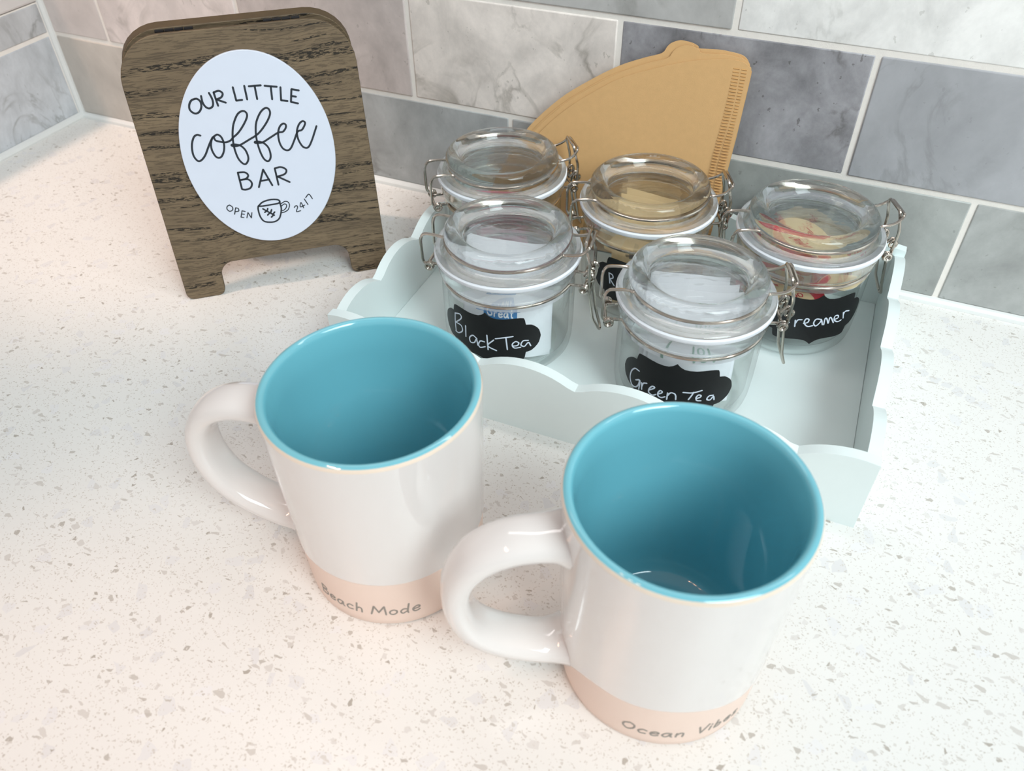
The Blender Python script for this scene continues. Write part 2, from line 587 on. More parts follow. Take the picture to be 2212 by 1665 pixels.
M['peach'] = simple('matte_peach_clay', srgb(241, 216, 202), 0.55, var=0.015, scale=50)
M['rim_line'] = simple('thin_glaze_edge', srgb(238, 220, 202), 0.2, coat=0.5, var=0.02)
M['grey_ink'] = simple('grey_ink', srgb(150, 142, 134), 0.6, var=0.05)

# ------------------------------------------------------------------ the setting
def struct(o):
    o['kind'] = 'structure'
    return o

wall_b = struct(obj('wall_back', box(-0.02, 1.30, 0.0007, 0.10, -0.03, 0.315), M['grout'], smooth=False))
wall_l = struct(obj('wall_left', box(-0.10, -0.0007, -0.85, 0.0007, -0.03, 0.1035), M['grout'], smooth=False))

JW = 0.0034           # joint width
def tile(parent, axis, a0, a1, z0, z1, rgb, vein):
    t_, d_ = 0.0085, 0.0004 * random.uniform(-1, 1)
    w_, h_ = a1 - a0, z1 - z0
    if axis == 'y':       # on the back wall, facing -y
        vf = box(-w_ / 2, w_ / 2, d_, t_, -h_ / 2, h_ / 2)
        loc = ((a0 + a1) / 2, 0, (z0 + z1) / 2)
    else:                 # on the left wall, facing +x
        vf = box(-t_, -d_, -w_ / 2, w_ / 2, -h_ / 2, h_ / 2)
        loc = (0, (a0 + a1) / 2, (z0 + z1) / 2)
    o = obj('tile', vf, M['marble'], parent, angle=60, bevel=0.0009, seg=2)
    o.location = loc
    c = srgb(*rgb)
    o.color = (c[0], c[1], c[2], vein)
    return o

Zr = [0.0025, 0.0766, 0.1549, 0.2332, 0.3115]
rows = [
 ([-0.0, 0.1347, 0.2904, 0.446, 0.6016, 0.7567, 0.9123, 1.0680, 1.2236, 1.30],
  [((196, 188, 180), .3), ((186, 184, 180), .4), ((172, 173, 173), .8), ((166, 165, 164), .6), ((166, 168, 165), .7), ((168, 169, 167), .8),
   ((190, 188, 186), .6), ((200, 198, 196), .6), ((190, 188, 186), .6)]),
 ([-0.0, 0.0670, 0.2154, 0.3673, 0.5229, 0.6785, 0.8341, 0.9897, 1.1453, 1.30],
  [((214, 204, 200), .3), ((224, 212, 208), .5), ((202, 190, 186), .7), ((230, 220, 213), .8), ((150, 148, 152), 1.7), ((170, 170, 174), .35),
   ((190, 190, 192), .8), ((205, 204, 202), .6), ((190, 190, 192), .6)]),
 ([-0.0, 0.1270, 0.2826, 0.4382, 0.5943, 0.7560, 0.9120, 1.0680, 1.2236, 1.30],
  [((216, 208, 204), .5), ((205, 200, 198), .6), ((212, 205, 200), .5), ((186, 184, 182), .5), ((238, 235, 232), .6), ((228, 226, 226), .9),
   ((200, 198, 196), .6), ((214, 212, 210), .6), ((200, 198, 196), .6)]),
 ([-0.0, 0.0670, 0.2200, 0.3673, 0.5229, 0.6785, 0.8341, 0.9897, 1.1453, 1.30],
  [((214, 206, 202), .5)] * 3 + [((190, 188, 186), .6), ((225, 222, 220), .8), ((180, 180, 182), .7), ((226, 224, 222), .7), ((200, 198, 198), .6), ((200, 198, 198), .6)]),
]
for k, (xs, cols) in enumerate(rows):
    for i in range(len(xs) - 1):
        a0 = xs[i] + (0.004 if i == 0 else JW / 2)
        a1 = xs[i + 1] - JW / 2
        tile(wall_b, 'y', a0, a1, Zr[k] + JW / 2, Zr[k + 1] - JW / 2, *cols[i])
for (y0, y1, rgb, v) in ((-0.158, -0.004, (200, 203, 208), .7), (-0.314, -0.161, (196, 198, 202), .8), (-0.47, -0.317, (205, 205, 206), .8), (-0.626, -0.473, (196, 198, 202), .8)):
    tile(wall_l, 'x', y0, y1, Zr[0] + JW / 2, Zr[1] - JW / 2, rgb, v)
for (y0, y1, rgb, v) in ((-0.080, -0.004, (190, 190, 192), .6), (-0.236, -0.083, (198, 198, 198), .8), (-0.392, -0.239, (190, 190, 192), .6), (-0.548, -0.395, (198, 198, 198), .6)):
    tile(wall_l, 'x', y0, y1, Zr[1] + JW / 2, 0.1025, rgb, v)
# caulk beads in the corners, and the casing that caps the low tiled wall
def bead(p0, p1, r):
    return tube([p0, p1], r, 10)
struct(obj('trim_1', bead((0.0, -0.0005, 0.0008), (1.30, -0.0005, 0.0008), 0.0036), M['caulk']))
struct(obj('trim_2', bead((0.0005, 0.0, 0.0008), (0.0005, -0.80, 0.0008), 0.0042), M['caulk']))
struct(obj('trim_3', bead((-0.0006, 0.0006, 0.0), (-0.0006, 0.0006, 0.312), 0.0040), M['caulk']))
struct(obj('trim_4', box(-0.10, 0.0006, -0.85, 0.0, 0.1040, 0.2120), M['casing'], smooth=False, bevel=0.002))

ct = obj('countertop', box(-0.08, 1.30, -0.80, 0.08, -0.03, 0.0), M['quartz'], smooth=False)
ct['label'] = 'white speckled quartz countertop under everything'
ct['category'] = 'countertop'

# ------------------------------------------------------------------ scalloped tray
def scallop_top(L, p, zv, zc, n=14, cut=0.0):
    """top edge heights over [-L/2, L/2]; valleys at multiples of p (shifted by cut)"""
    sag = zc - zv
    R = (p * p / 4 + sag * sag) / (2 * sag)
    pts = []
    N = int(L / p * n)
    xs = [-L / 2 + L * i / N for i in range(N + 1)]
    k0 = math.floor((-L / 2 - cut) / p); k1 = math.ceil((L / 2 - cut) / p)
    xs += [k * p + cut for k in range(k0, k1 + 1) if -L / 2 < k * p + cut < L / 2]
    xs = sorted(set(round(x, 6) for x in xs))
    for x in xs:
        u_ = ((x - cut) / p) % 1.0
        dx = (u_ - 0.5) * p
        z = zc - R + math.sqrt(R * R - dx * dx)
        d = min(u_, 1 - u_) * p
        z = max(z, zv + 0.0012 - d * 0.35) if d < 0.003 else z
        pts.append((x, z))
    return pts
TX, TY, TW, TD = 0.5770, -0.1180, 0.3026, 0.2000
tray = thing('scalloped_tray', 'pale mint wooden tray with scalloped sides holding the glass jars', 'tray', (TX, TY, 0), math.radians(0.6))
WT = 0.0062
def tray_side(length, pitch, cut, fmap, zbot=0.0):
    top = scallop_top(length, pitch, 0.0385, 0.0475, cut=cut)
    out = [(-length / 2, zbot), (length / 2, zbot)] + [(a, b) for a, b in reversed(top)]
    return prism(out, 0.0, WT, fmap)
o = obj('front_panel', tray_side(TW, 0.0565, 0.0, lambda a, b, d: (a, -TD / 2 + d, b)), M['mint'], tray, angle=30)
o = obj('back_panel', tray_side(TW, 0.0565, 0.0, lambda a, b, d: (a, TD / 2 - d, b)), M['mint'], tray, angle=30)
LS = TD - 2 * WT
obj('side_panel', tray_side(LS, 0.0496, 0.0, lambda a, b, d: (-TW / 2 + d, a, b)), M['mint'], tray, angle=30)
obj('side_panel', tray_side(LS, 0.0496, 0.0, lambda a, b, d: (TW / 2 - d, a, b)), M['mint'], tray, angle=30)
FL = 0.004
obj('base_panel', box(-TW / 2 + WT + .0002, TW / 2 - WT - .0002, -TD / 2 + WT + .0002, TD / 2 - WT - .0002, 0.0004, FL), M['mint'], tray, smooth=False)

# ------------------------------------------------------------------ A-frame sign
SG = {"b":[[[38.7,130.0],[36.3,129.3],[34.4,126.7],[34.2,123.7],[36.5,121.5],[39.1,122.2],[41.0,124.8],[41.3,127.8],[40.0,129.7],[38.7,130.0]],[[42.5,131.2],[42.4,127.4],[43.6,124.5],[45.6,123.5],[47.8,124.8],[48.4,128.3],[47.4,132.4]],[[50.1,132.4],[50.4,128.7],[50.8,124.4]],[[50.1,132.4],[53.3,132.9],[55.1,131.2],[53.8,129.1],[50.5,128.1]],[[50.7,128.2],[55.7,125.6]],[[61.8,134.0],[62.0,126.1]],[[62.0,126.1],[65.6,126.1]],[[68.6,134.1],[68.5,126.0]],[[71.1,133.5],[78.3,133.2]],[[74.6,133.4],[74.4,125.5]],[[80.4,132.7],[87.5,131.3]],[[84.0,132.0],[83.2,124.3]],[[89.6,130.8],[88.4,123.1]],[[88.4,123.1],[92.2,122.2]],[[100.2,127.6],[95.9,128.9]],[[95.9,128.9],[94.1,121.4]],[[94.1,121.4],[98.2,120.0]],[[94.9,124.9],[97.8,124.1]],[[36.2,108.2],[34.3,108.9],[32.0,107.6],[29.8,103.2],[29.0,97.4],[30.3,93.6],[32.4,93.0],[35.8,95.8],[39.4,101.3],[42.1,105.1],[43.7,106.5],[46.1,107.5],[48.0,105.8],[48.7,101.8],[47.6,97.2],[45.0,93.6],[42.2,94.0],[40.7,98.2],[41.0,102.3],[42.5,105.6],[43.6,106.3],[44.2,104.2],[46.7,103.0],[50.0,102.2],[53.1,103.0],[54.9,104.5],[58.7,107.0],[63.2,111.7],[66.1,116.0],[66.0,118.6],[63.9,119.6],[60.6,117.8],[57.1,112.5],[55.2,106.9],[54.4,102.2],[54.2,96.9],[55.0,91.3],[57.1,87.7],[59.1,87.4],[61.1,90.5],[60.6,95.4],[58.5,98.7],[55.8,100.0],[53.3,100.3],[53.0,99.6],[54.8,99.1],[58.0,99.4],[64.5,102.1],[69.1,104.1],[72.9,106.9],[77.4,111.6],[80.1,115.9],[79.9,118.9],[77.7,119.6],[74.3,117.2],[70.8,111.9],[69.2,106.2],[68.7,101.5],[68.9,95.5],[70.0,89.9],[71.8,87.3],[73.6,87.5],[75.0,90.4],[74.7,95.3],[72.5,98.6],[69.8,99.9],[67.5,100.2],[67.3,99.5],[69.1,99.2],[72.1,99.3],[77.3,101.6],[82.5,103.9],[85.5,104.1],[87.7,106.2],[88.1,108.2],[86.5,109.0],[84.1,107.2],[82.4,103.3],[82.1,97.9],[83.4,93.8],[86.0,92.2],[88.4,93.4],[91.4,97.9],[94.5,102.9],[97.3,103.7],[99.6,106.4],[100.1,108.1],[98.7,109.0],[96.3,107.4],[94.2,103.5],[93.9,98.7],[95.4,94.0],[97.5,92.2],[99.7,92.8],[102.6,97.0],[106.8,104.9]],[[52.6,82.5],[52.7,71.5]],[[52.6,82.5],[56.9,82.0],[58.5,79.8],[56.6,77.9],[52.6,77.5]],[[52.6,77.5],[57.6,77.4],[59.6,74.6],[58.1,71.6],[54.9,70.9],[52.7,71.5]],[[63.3,71.2],[68.4,82.2]],[[68.4,82.2],[71.9,71.2]],[[65.2,75.1],[70.9,75.3]],[[75.7,81.9],[75.8,71.0]],[[75.7,81.9],[79.7,82.2],[82.6,80.0],[81.1,77.4],[75.7,76.3]],[[76.1,76.6],[83.2,71.7]]],"s":[[[42.7,62.4],[41.1,61.8],[40.5,60.0],[41.7,58.3],[43.6,58.8],[44.1,60.7],[42.7,62.4]],[[44.3,55.8],[45.9,60.0]],[[45.9,60.0],[47.4,59.3],[47.3,57.6],[45.0,57.5]],[[51.3,56.6],[49.4,57.4]],[[49.4,57.4],[47.8,53.3]],[[47.8,53.3],[49.5,52.7]],[[48.6,55.4],[50.3,54.8]],[[51.3,52.2],[52.8,55.7]],[[52.8,55.7],[54.1,51.7]],[[54.1,51.7],[55.2,55.2]],[[82.6,54.4],[83.5,55.3],[84.6,55.2],[84.7,54.0],[83.5,51.4],[86.3,51.6]],[[89.6,55.0],[86.6,54.2],[87.6,57.1],[88.6,53.2]],[[90.1,59.2],[91.8,55.0]],[[91.2,59.9],[93.7,61.9],[95.4,58.5]],[[75.0,58.4],[77.4,59.4],[79.4,58.7],[79.9,56.4],[78.4,53.6],[75.9,52.4],[73.7,52.1]],[[74.9,56.8],[76.8,57.8],[78.0,57.0],[77.4,55.1],[75.6,53.7],[74.0,53.5]]],"c":[[[60.1,58.8],[59.6,56.6],[59.8,52.0],[61.4,48.4],[64.8,47.0],[68.6,46.9],[71.7,48.7],[73.5,52.4],[74.3,55.6],[74.1,59.9]],[[60.1,58.8],[63.6,61.2],[68.7,62.0],[72.9,61.4],[74.3,59.9],[72.9,58.8],[68.0,58.6],[63.1,58.5],[60.1,58.8]],[[62.6,56.7],[68.9,51.2]],[[65.0,54.8],[65.7,56.4]],[[66.8,53.0],[68.0,55.3]],[[68.1,52.0],[69.6,53.4]],[[64.7,54.9],[63.3,54.1]],[[66.3,53.2],[64.7,52.0]],[[68.3,51.4],[66.8,50.2]]]}
SW, SH, TH = 0.1386, 0.1674, math.radians(10.35)
sign = thing('a_frame_sign', 'dark stained wooden A-frame sign with a white oval reading OUR LITTLE coffee BAR', 'sign',
             (0.2897, -0.1957, 0.0), 0.6942)
def rounded(pts, radii, n=8):
    """2D polygon with a corner radius per vertex"""
    out = []
    m = len(pts)
    for i in range(m):
        a, b, c = Vector(pts[i - 1]), Vector(pts[i]), Vector(pts[(i + 1) % m])
        r = radii[i]
        if r <= 0:
            out.append(tuple(b)); continue
        da, dc = (a - b).normalized(), (c - b).normalized()
        ang = da.angle(dc)
        d = r / math.tan(ang / 2)
        p, s_ = b + da * d, b + dc * d
        ctr = b + (da + dc).normalized() * (r / math.sin(ang / 2))
        v0, v1 = p - ctr, s_ - ctr
        a0 = math.atan2(v0.y, v0.x); a1 = math.atan2(v1.y, v1.x)
        while a1 - a0 > PI: a1 -= 2 * PI
        while a1 - a0 < -PI: a1 += 2 * PI
        for k in range(n + 1):
            t = a0 + (a1 - a0) * k / n
            out.append((ctr.x + r * math.cos(t), ctr.y + r * math.sin(t)))
    return out
def frame_outline():
    return rounded([(0, 0), (.0255, 0), (.0262, .0228), (.1124, .0228), (.1131, 0), (SW, 0), (SW, SH), (0, SH)],
                   [.005, .005, .0095, .0095, .005, .005, .027, .027])
cT, sT = math.cos(TH), math.sin(TH)
BT, BB = 0.0042, 0.0078     # front and back board thickness
def fmap_front(a, b, d):      # d grows towards the back of the board
    return (a, b * sT + d * cT, b * cT - d * sT)
fb = obj('front_board', prism(frame_outline(), 0.0, BT, fmap_front), M['wood'], sign, angle=30, bevel=0.0006)
fb.data.materials.append(M['wood_edge'])
for p in fb.data.polygons:
    if abs(Vector(p.normal).dot(Vector((0, cT, -sT)))) < 0.6:
        p.material_index = 1
YT, ZT = SH * sT + BT / cT + 0.0044, SH * cT + 0.0004
def fmap_back(a, b, d):
    q = b - SH
    return (a, YT - q * sT + d * cT, ZT + q * cT + d * sT)
bb = obj('back_board', prism(frame_outline(), 0.0, BB, fmap_back), M['wood'], sign, angle=30, bevel=0.0006)
bb.data.materials.append(M['wood_edge'])
for p in bb.data.polygons:
    if abs(Vector(p.normal).dot(Vector((0, cT, sT)))) < 0.6:
        p.material_index = 1
zmin = min((v.co.z for v in bb.data.vertices))
bb.location.z = -zmin if zmin < 0 else 0
for hx in (0.036, 0.098):
    kn = []
    hy, hz = SH * sT + BT * cT + 0.0016, SH * cT - 0.0012
    for k in range(4):
        kn.append(tube([(hx - .0105 + k * .0055, hy, hz), (hx - .0105 + k * .0055 + .0049, hy, hz)], 0.0016, 10))
    kn.append(box(hx - .0105, hx + .0110, hy - 0.0019, hy - 0.0009, hz - 0.012, hz))
    obj('hinge', merge(*kn), M['hinge'], sign)
PC = (0.0690, 0.0940)
ell = [(PC[0] + .0469 * math.cos(2 * PI * k / 96), PC[1] + .0604 * math.sin(2 * PI * k / 96)) for k in range(96)]
plq = obj('plaque', prism(ell, -0.0026, 0.0002, fmap_front), M['white_paint'], sign, angle=40, bevel=0.0004)
plq['label'] = 'white oval plaque with black lettering'
def fmap_letter(a, b, h):
    return fmap_front(a / 1000, b / 1000, -0.0026 - h / 1000)
obj('lettering', merge(ribbon(SG['b'], .62, .18, fmap_letter), ribbon(SG['s'], .34, .15, fmap_letter)), M['black_paint'], plq)
obj('cup_emblem', ribbon(SG['c'], .54, .18, fmap_letter), M['black_paint'], plq)

# ------------------------------------------------------------------ coffee filters leaning on the wall
ARC_B = [(.6082, .100), (.6087, .1340), (.6080, .1385), (.6058, .1420), (.6022, .1440), (.5960, .1448), (.5901, .1449), (.5768, .1440), (.5745, .1455), (.5705, .1468), (.5659, .1470),
         (.5610, .1450), (.5586, .1426), (.5558, .1385), (.5451, .1345), (.5291, .1275), (.5101, .1158), (.4916, .1020), (.4717, .0810), (.4560, .0560), (.4470, .0360), (.4440, .0200), (.4455, .0110), (.4500, .0052)]
ARC_F = [(.6082, .100), (.6084, .1360), (.6062, .1405), (.6010, .1428), (.5890, .1425), (.5683, .1383), (.5456, .1306), (.5290, .1238), (.5164, .1163), (.4940, .0995), (.4750, .0795), (.4600, .0560), (.4510, .0360),
         (.4480, .0200), (.4490, .0110), (.4520, .0052)]
def smooth2(P, n=4):
    return [(p.x, p.y) for p in catmull([(a, b, 0) for a, b in P], n)]
def filt(i, label):
    t = thing('coffee_filter', label, 'coffee filter', (0, 0, 0), 0, 'brown paper coffee filters behind the jars')
    off = i * 0.0012
    sx, sz = (0, -.0028, .0016)[i], (0, .0006, -.0012)[i]
    def fm(a, b, d):
        z = b + sz if b > 0.02 else b
        bulge = 0.0012 * math.sin(max(0, min(1, (a - .45) / .16)) * PI) * math.sin(max(0, min(1, b / .14)) * PI)
        return (a + sx, -0.0338 - off + 0.177 * z + 0.5 * max(0, z - .05) ** 2 + d - bulge, z)
    back = smooth2(ARC_B) + [(.6040, .0052)]
    front = smooth2(ARC_F) + [(.6040, .0052)]
    obj('back_panel', prism(back, 0.0006, 0.0010, fm), M['kraft'], t, angle=30)
    fp_ = obj('front_panel', prism(front, 0.0000, 0.0004, fm), M['kraft'], t, angle=30)
    # crimped side seam: two rows of short ridges that wander apart
    if i == 2:
        rid = []
        n = 62
        for k in range(n):
            u_ = k / (n - 1)
            z = .1385 - u_ * .112
            wave = .0010 * math.sin(u_ * 9.0)
            x0 = .5975 - .0012 * u_ + wave * .6
            mid = .6018 - .0010 * u_ + wave
            x1 = .6058 - .0006 * u_
            for (p, q_) in ((x0, mid - .0006), (mid + .0006, x1)):
                V = []
                for a, d in ((p, 0.0001), (q_, 0.0001)):
                    for zz, dd in ((z + .0004, d), (z, d - .00045), (z - .0004, d)):
                        V.append(fm(a, zz, dd))
                rid.append((V, [(0, 3, 4, 1), (1, 4, 5, 2), (0, 1, 2), (3, 5, 4), (0, 2, 5, 3)]))
        sm = obj('crimped_seam', merge(*rid), M['kraft_seam'], t, smooth=False)
        sm['kind'] = 'stuff'
    return t
filt(0, 'rearmost brown paper coffee filter, against the tiles behind the other two')
filt(1, 'middle brown paper coffee filter, its edge showing along the top of the pack')
filt(2, 'front brown paper coffee filter with a crimped side seam, facing the jars')

# ------------------------------------------------------------------ mugs
MH, RT, RB = 0.1120, 0.0452, 0.0418
def mug(loc, label, az, glaze_z, words, a0, az_words, base_z, cap, group):
    t = thing('coffee_mug', label, 'mug', loc, 0, group)
    dip = lambda a: math.exp(-((((a - az + PI) % (2 * PI)) - PI) / .42) ** 2)
    glaze_0 = glaze_z
    glaze_z = lambda a: glaze_0(a) - (glaze_0(a) - .0125) * dip(a)
    rad = lambda z: RB + (RT - RB) * (z / MH) ** 0.9
    N = 96
    # matte clay band at the foot
    rows_ = 8
    prof = [(RB - .004, 0.0), (RB - .0012, 0.0004), (RB - .0002, .0018)]
    zs = [k / rows_ for k in range(1, rows_ + 1)]
    def zf_low(r, z, a, k):
        if k < 3: return z
        u_ = zs[k - 3]
        return .0018 + (glaze_z(a) - .0018) * u_
    V, F = lathe(prof + [(RB, 0)] * rows_, N, False, zf_low)
    V = [(x * (rad(z) / RB) if z > .0017 else x, y * (rad(z) / RB) if z > .0017 else y, z) for x, y, z in V]
    F.append(tuple(range(N)))
    obj('clay_band', (V, F), M['peach'], t, angle=50)
    # glazed upper wall, very slightly prouder than the clay
    ks = [0, .004, .03, .1, .25, .45, .7, .9, 1]
    def zf_up(r, z, a, k):
        g = glaze_z(a)
        return g + (MH - .0022 - g) * ks[k]
    V, F = lathe([(RB, 0)] * len(ks), N, False, zf_up)
    V2 = []
    for i, (x, y, z) in enumerate(V):
        k = i // N
        rr = (rad(z) + (-.0002 if k == 0 else .00045)) / RB
        V2.append((x * rr, y * rr, z))
    obj('glazed_wall', (V2, F), M['glaze'], t, angle=60)
    # thin warm edge, then the coloured rim and interior
    rw = .0041
    e0 = RT + .0004
    lip = [(e0, MH - .0022), (e0 - .0002, MH - .0014), (e0 - .0007, MH - .0007)]
    obj('rim_edge', lathe(lip, N), M['rim_line'], t, angle=60)
    inner = [(e0 - .0007, MH - .0007), (e0 - .0014, MH - .0002), (e0 - .0022, MH), (e0 - .0031, MH - .0003), (e0 - .0038, MH - .0012), (RT - rw, MH - .003)]
    inner += [(RT - rw - (RT - RB) * (1 - z / MH), z) for z in (.095, .075, .055, .035, .024)]
    rbot = RB - rw
    inner += [(rbot - .0003, .0185), (rbot - .0022, .0140), (rbot - .006, .0116), (rbot - .011, .0108), (rbot - .018, .0106), (.012, .0106), (0, .0106)]
    obj('interior', lathe(inner, N), M['teal'], t, angle=60)['label'] = 'glossy teal interior'
    # handle: a thick loop with a flattened section
    path = [(.0432, .0915), (.0500, .0925), (.0640, .0920), (.0765, .0855), (.0842, .0725), (.0852, .0565), (.0800, .0410), (.0695, .0300), (.0560, .0230), (.0480, .0212), (.0408, .0212)]
    P = catmull([(a, 0, b) for a, b in path], 5)
    m = len(P)
    V, F = [], []
    K = 16
    for i, p in enumerate(P):
        tg = (P[min(i + 1, m - 1)] - P[max(i - 1, 0)]).normalized()
        nr = Vector((0, 1, 0)).cross(tg)
        u_ = i / (m - 1)
        flare = max(0, 1 - u_ / .16) ** 2 + max(0, 1 - (1 - u_) / .16) ** 2
        hw = .0104 + .0022 * flare - .0006 * math.sin(u_ * PI)
        ht = .0058 + .0022 * flare
        for k in range(K):
            a = 2 * PI * k / K
            ca, sa = math.cos(a), math.sin(a)
            ex = 0.85
            q = p + nr * (ht * math.copysign(abs(ca) ** ex, ca)) + Vector((0, 1, 0)) * (hw * math.copysign(abs(sa) ** ex, sa))
            V.append(Matrix.Rotation(az, 3, 'Z') @ q)
    for i in range(m - 1):
        for k in range(K):
            a, b = i * K + k, i * K + (k + 1) % K
            F.append((a, b, b + K, a + K))
    F.append(tuple(range(K))); F.append(tuple((m - 1) * K + k for k in reversed(range(K))))
    obj('handle', (V, F), M['glaze'], t, angle=70)
    # lettering wrapped round the clay band
    st = []
    for txt, start, width in words:
        s_, w_ = text_strokes(txt, cap, 0.12, 0.12, width)
        st += [[(a + math.radians(start) * RB, b + base_z) for a, b in q] for q in s_]
    def fm(a, b, h):
        r = rad(max(b, 0)) + .00004 + h
        return (r * math.cos(a / RB), r * math.sin(a / RB), b)
    obj('lettering', ribbon(st, .00042, .00012, fm), M['grey_ink'], t)
    return t
D2R = math.radians
mug((.5244, -.3192, 0), 'white mug with teal inside, left of the pair, lettered Beach Mode', D2R(-167),
    lambda a: .0355 + .0012 * math.sin(a + .3) + .0006 * math.sin(3 * a), [('Beach', -112, .0231), ('Mode', -75.5, .0222)], 0, 0, .0102, .0072, 'teal-lined mugs')
mug((.6565, -.3217, 0), 'white mug with teal inside, nearest the camera, lettered Ocean Vibes', D2R(-150),
    lambda a: .0305 + .0026 * math.cos(2 * (a + 1.50)) + .0010 * math.sin(5 * a + .6),
    [('Ocean', -94, .0252), ('Vibes', -53, .0200)], 0, 0, .0098, .0064, 'teal-lined mugs')

# ------------------------------------------------------------------ clip-top glass jars
LB = {"green":[[[-115.2,38.9],[-119.7,38.7],[-123.1,35.1],[-123.8,30.3],[-121.3,26.4],[-117.2,26.2],[-114.5,28.9],[-114.0,32.6],[-117.5,31.3]],[[-117.5,31.3],[-113.5,32.8],[-113.4,26.3]],[[-111.5,32.0],[-110.7,27.5]],[[-110.8,29.7],[-109.9,32.3],[-106.8,33.6]],[[-104.4,29.7],[-101.2,31.7],[-99.9,33.3],[-102.0,33.3],[-104.1,30.8],[-104.2,28.1],[-100.9,27.2],[-98.1,28.6]],[[-96.5,29.6],[-94.1,30.9],[-93.5,32.2],[-95.3,32.4],[-96.7,30.1],[-96.0,28.2],[-93.5,27.8],[-90.7,29.2]],[[-89.2,27.7],[-89.2,32.5]],[[-89.1,30.4],[-87.0,33.0],[-84.2,33.0],[-82.9,31.7],[-82.4,29.0]],[[-77.8,34.9],[-70.8,35.2],[-64.0,37.0]],[[-70.0,35.7],[-71.2,33.1],[-72.9,30.2]],[[-67.2,31.0],[-64.3,32.1],[-64.1,33.3],[-66.0,33.7],[-67.4,31.9],[-66.5,29.7],[-63.3,29.4]],[[-54.2,32.7],[-57.5,32.5],[-58.8,30.2],[-56.1,29.4],[-53.9,31.8],[-52.8,29.2]]],"black":[[[-117.0,44.1],[-117.6,38.0],[-117.2,30.8]],[[-117.0,44.1],[-110.6,45.7],[-109.6,43.0],[-116.8,37.5]],[[-116.8,37.5],[-110.1,37.7],[-108.9,34.1],[-113.7,30.8],[-117.7,30.6]],[[-104.8,39.4],[-105.2,31.2]],[[-93.9,33.0],[-97.7,34.5],[-101.2,31.7],[-100.2,28.7],[-96.5,29.5],[-94.3,32.5],[-93.3,28.3]],[[-86.9,32.2],[-90.7,32.1],[-92.6,29.0],[-90.9,27.2],[-86.5,28.7]],[[-84.7,37.6],[-84.0,26.9]],[[-78.9,34.9],[-84.2,29.9],[-76.8,27.1]],[[-77.5,36.0],[-70.1,37.2],[-62.9,38.1]],[[-68.8,37.3],[-67.7,28.4]],[[-63.6,31.0],[-59.4,31.2],[-58.3,33.1],[-61.0,34.2],[-63.6,32.2],[-61.9,29.5],[-56.7,29.6]],[[-50.2,33.9],[-54.5,34.2],[-56.4,31.4],[-53.5,29.9],[-50.2,32.4],[-48.0,29.5]]],"creamer":[[[-86.1,39.9],[-90.7,40.3],[-93.1,37.4],[-93.9,33.0],[-91.9,30.5],[-88.7,30.7],[-85.2,32.5]],[[-81.0,34.7],[-80.1,30.1]],[[-80.4,32.3],[-79.0,35.1],[-75.9,35.6]],[[-73.8,33.0],[-70.7,33.9],[-70.4,36.1],[-72.9,36.3],[-73.4,33.4],[-70.0,30.9],[-65.8,31.5]],[[-59.8,35.9],[-64.4,36.3],[-65.5,33.2],[-63.0,31.2],[-60.3,33.6],[-59.5,35.3],[-57.5,31.8]],[[-56.2,31.7],[-56.7,36.3],[-54.9,35.8],[-52.3,32.2],[-52.6,36.1],[-51.2,36.2],[-47.3,32.0]],[[-47.2,34.3],[-43.8,34.9],[-44.7,36.8],[-47.6,36.9],[-47.3,34.0],[-43.1,31.8],[-39.3,32.2]],[[-37.3,33.1],[-39.6,38.0]],[[-38.5,36.0],[-37.5,38.2],[-32.6,37.3]]]}
WR = 0.00090
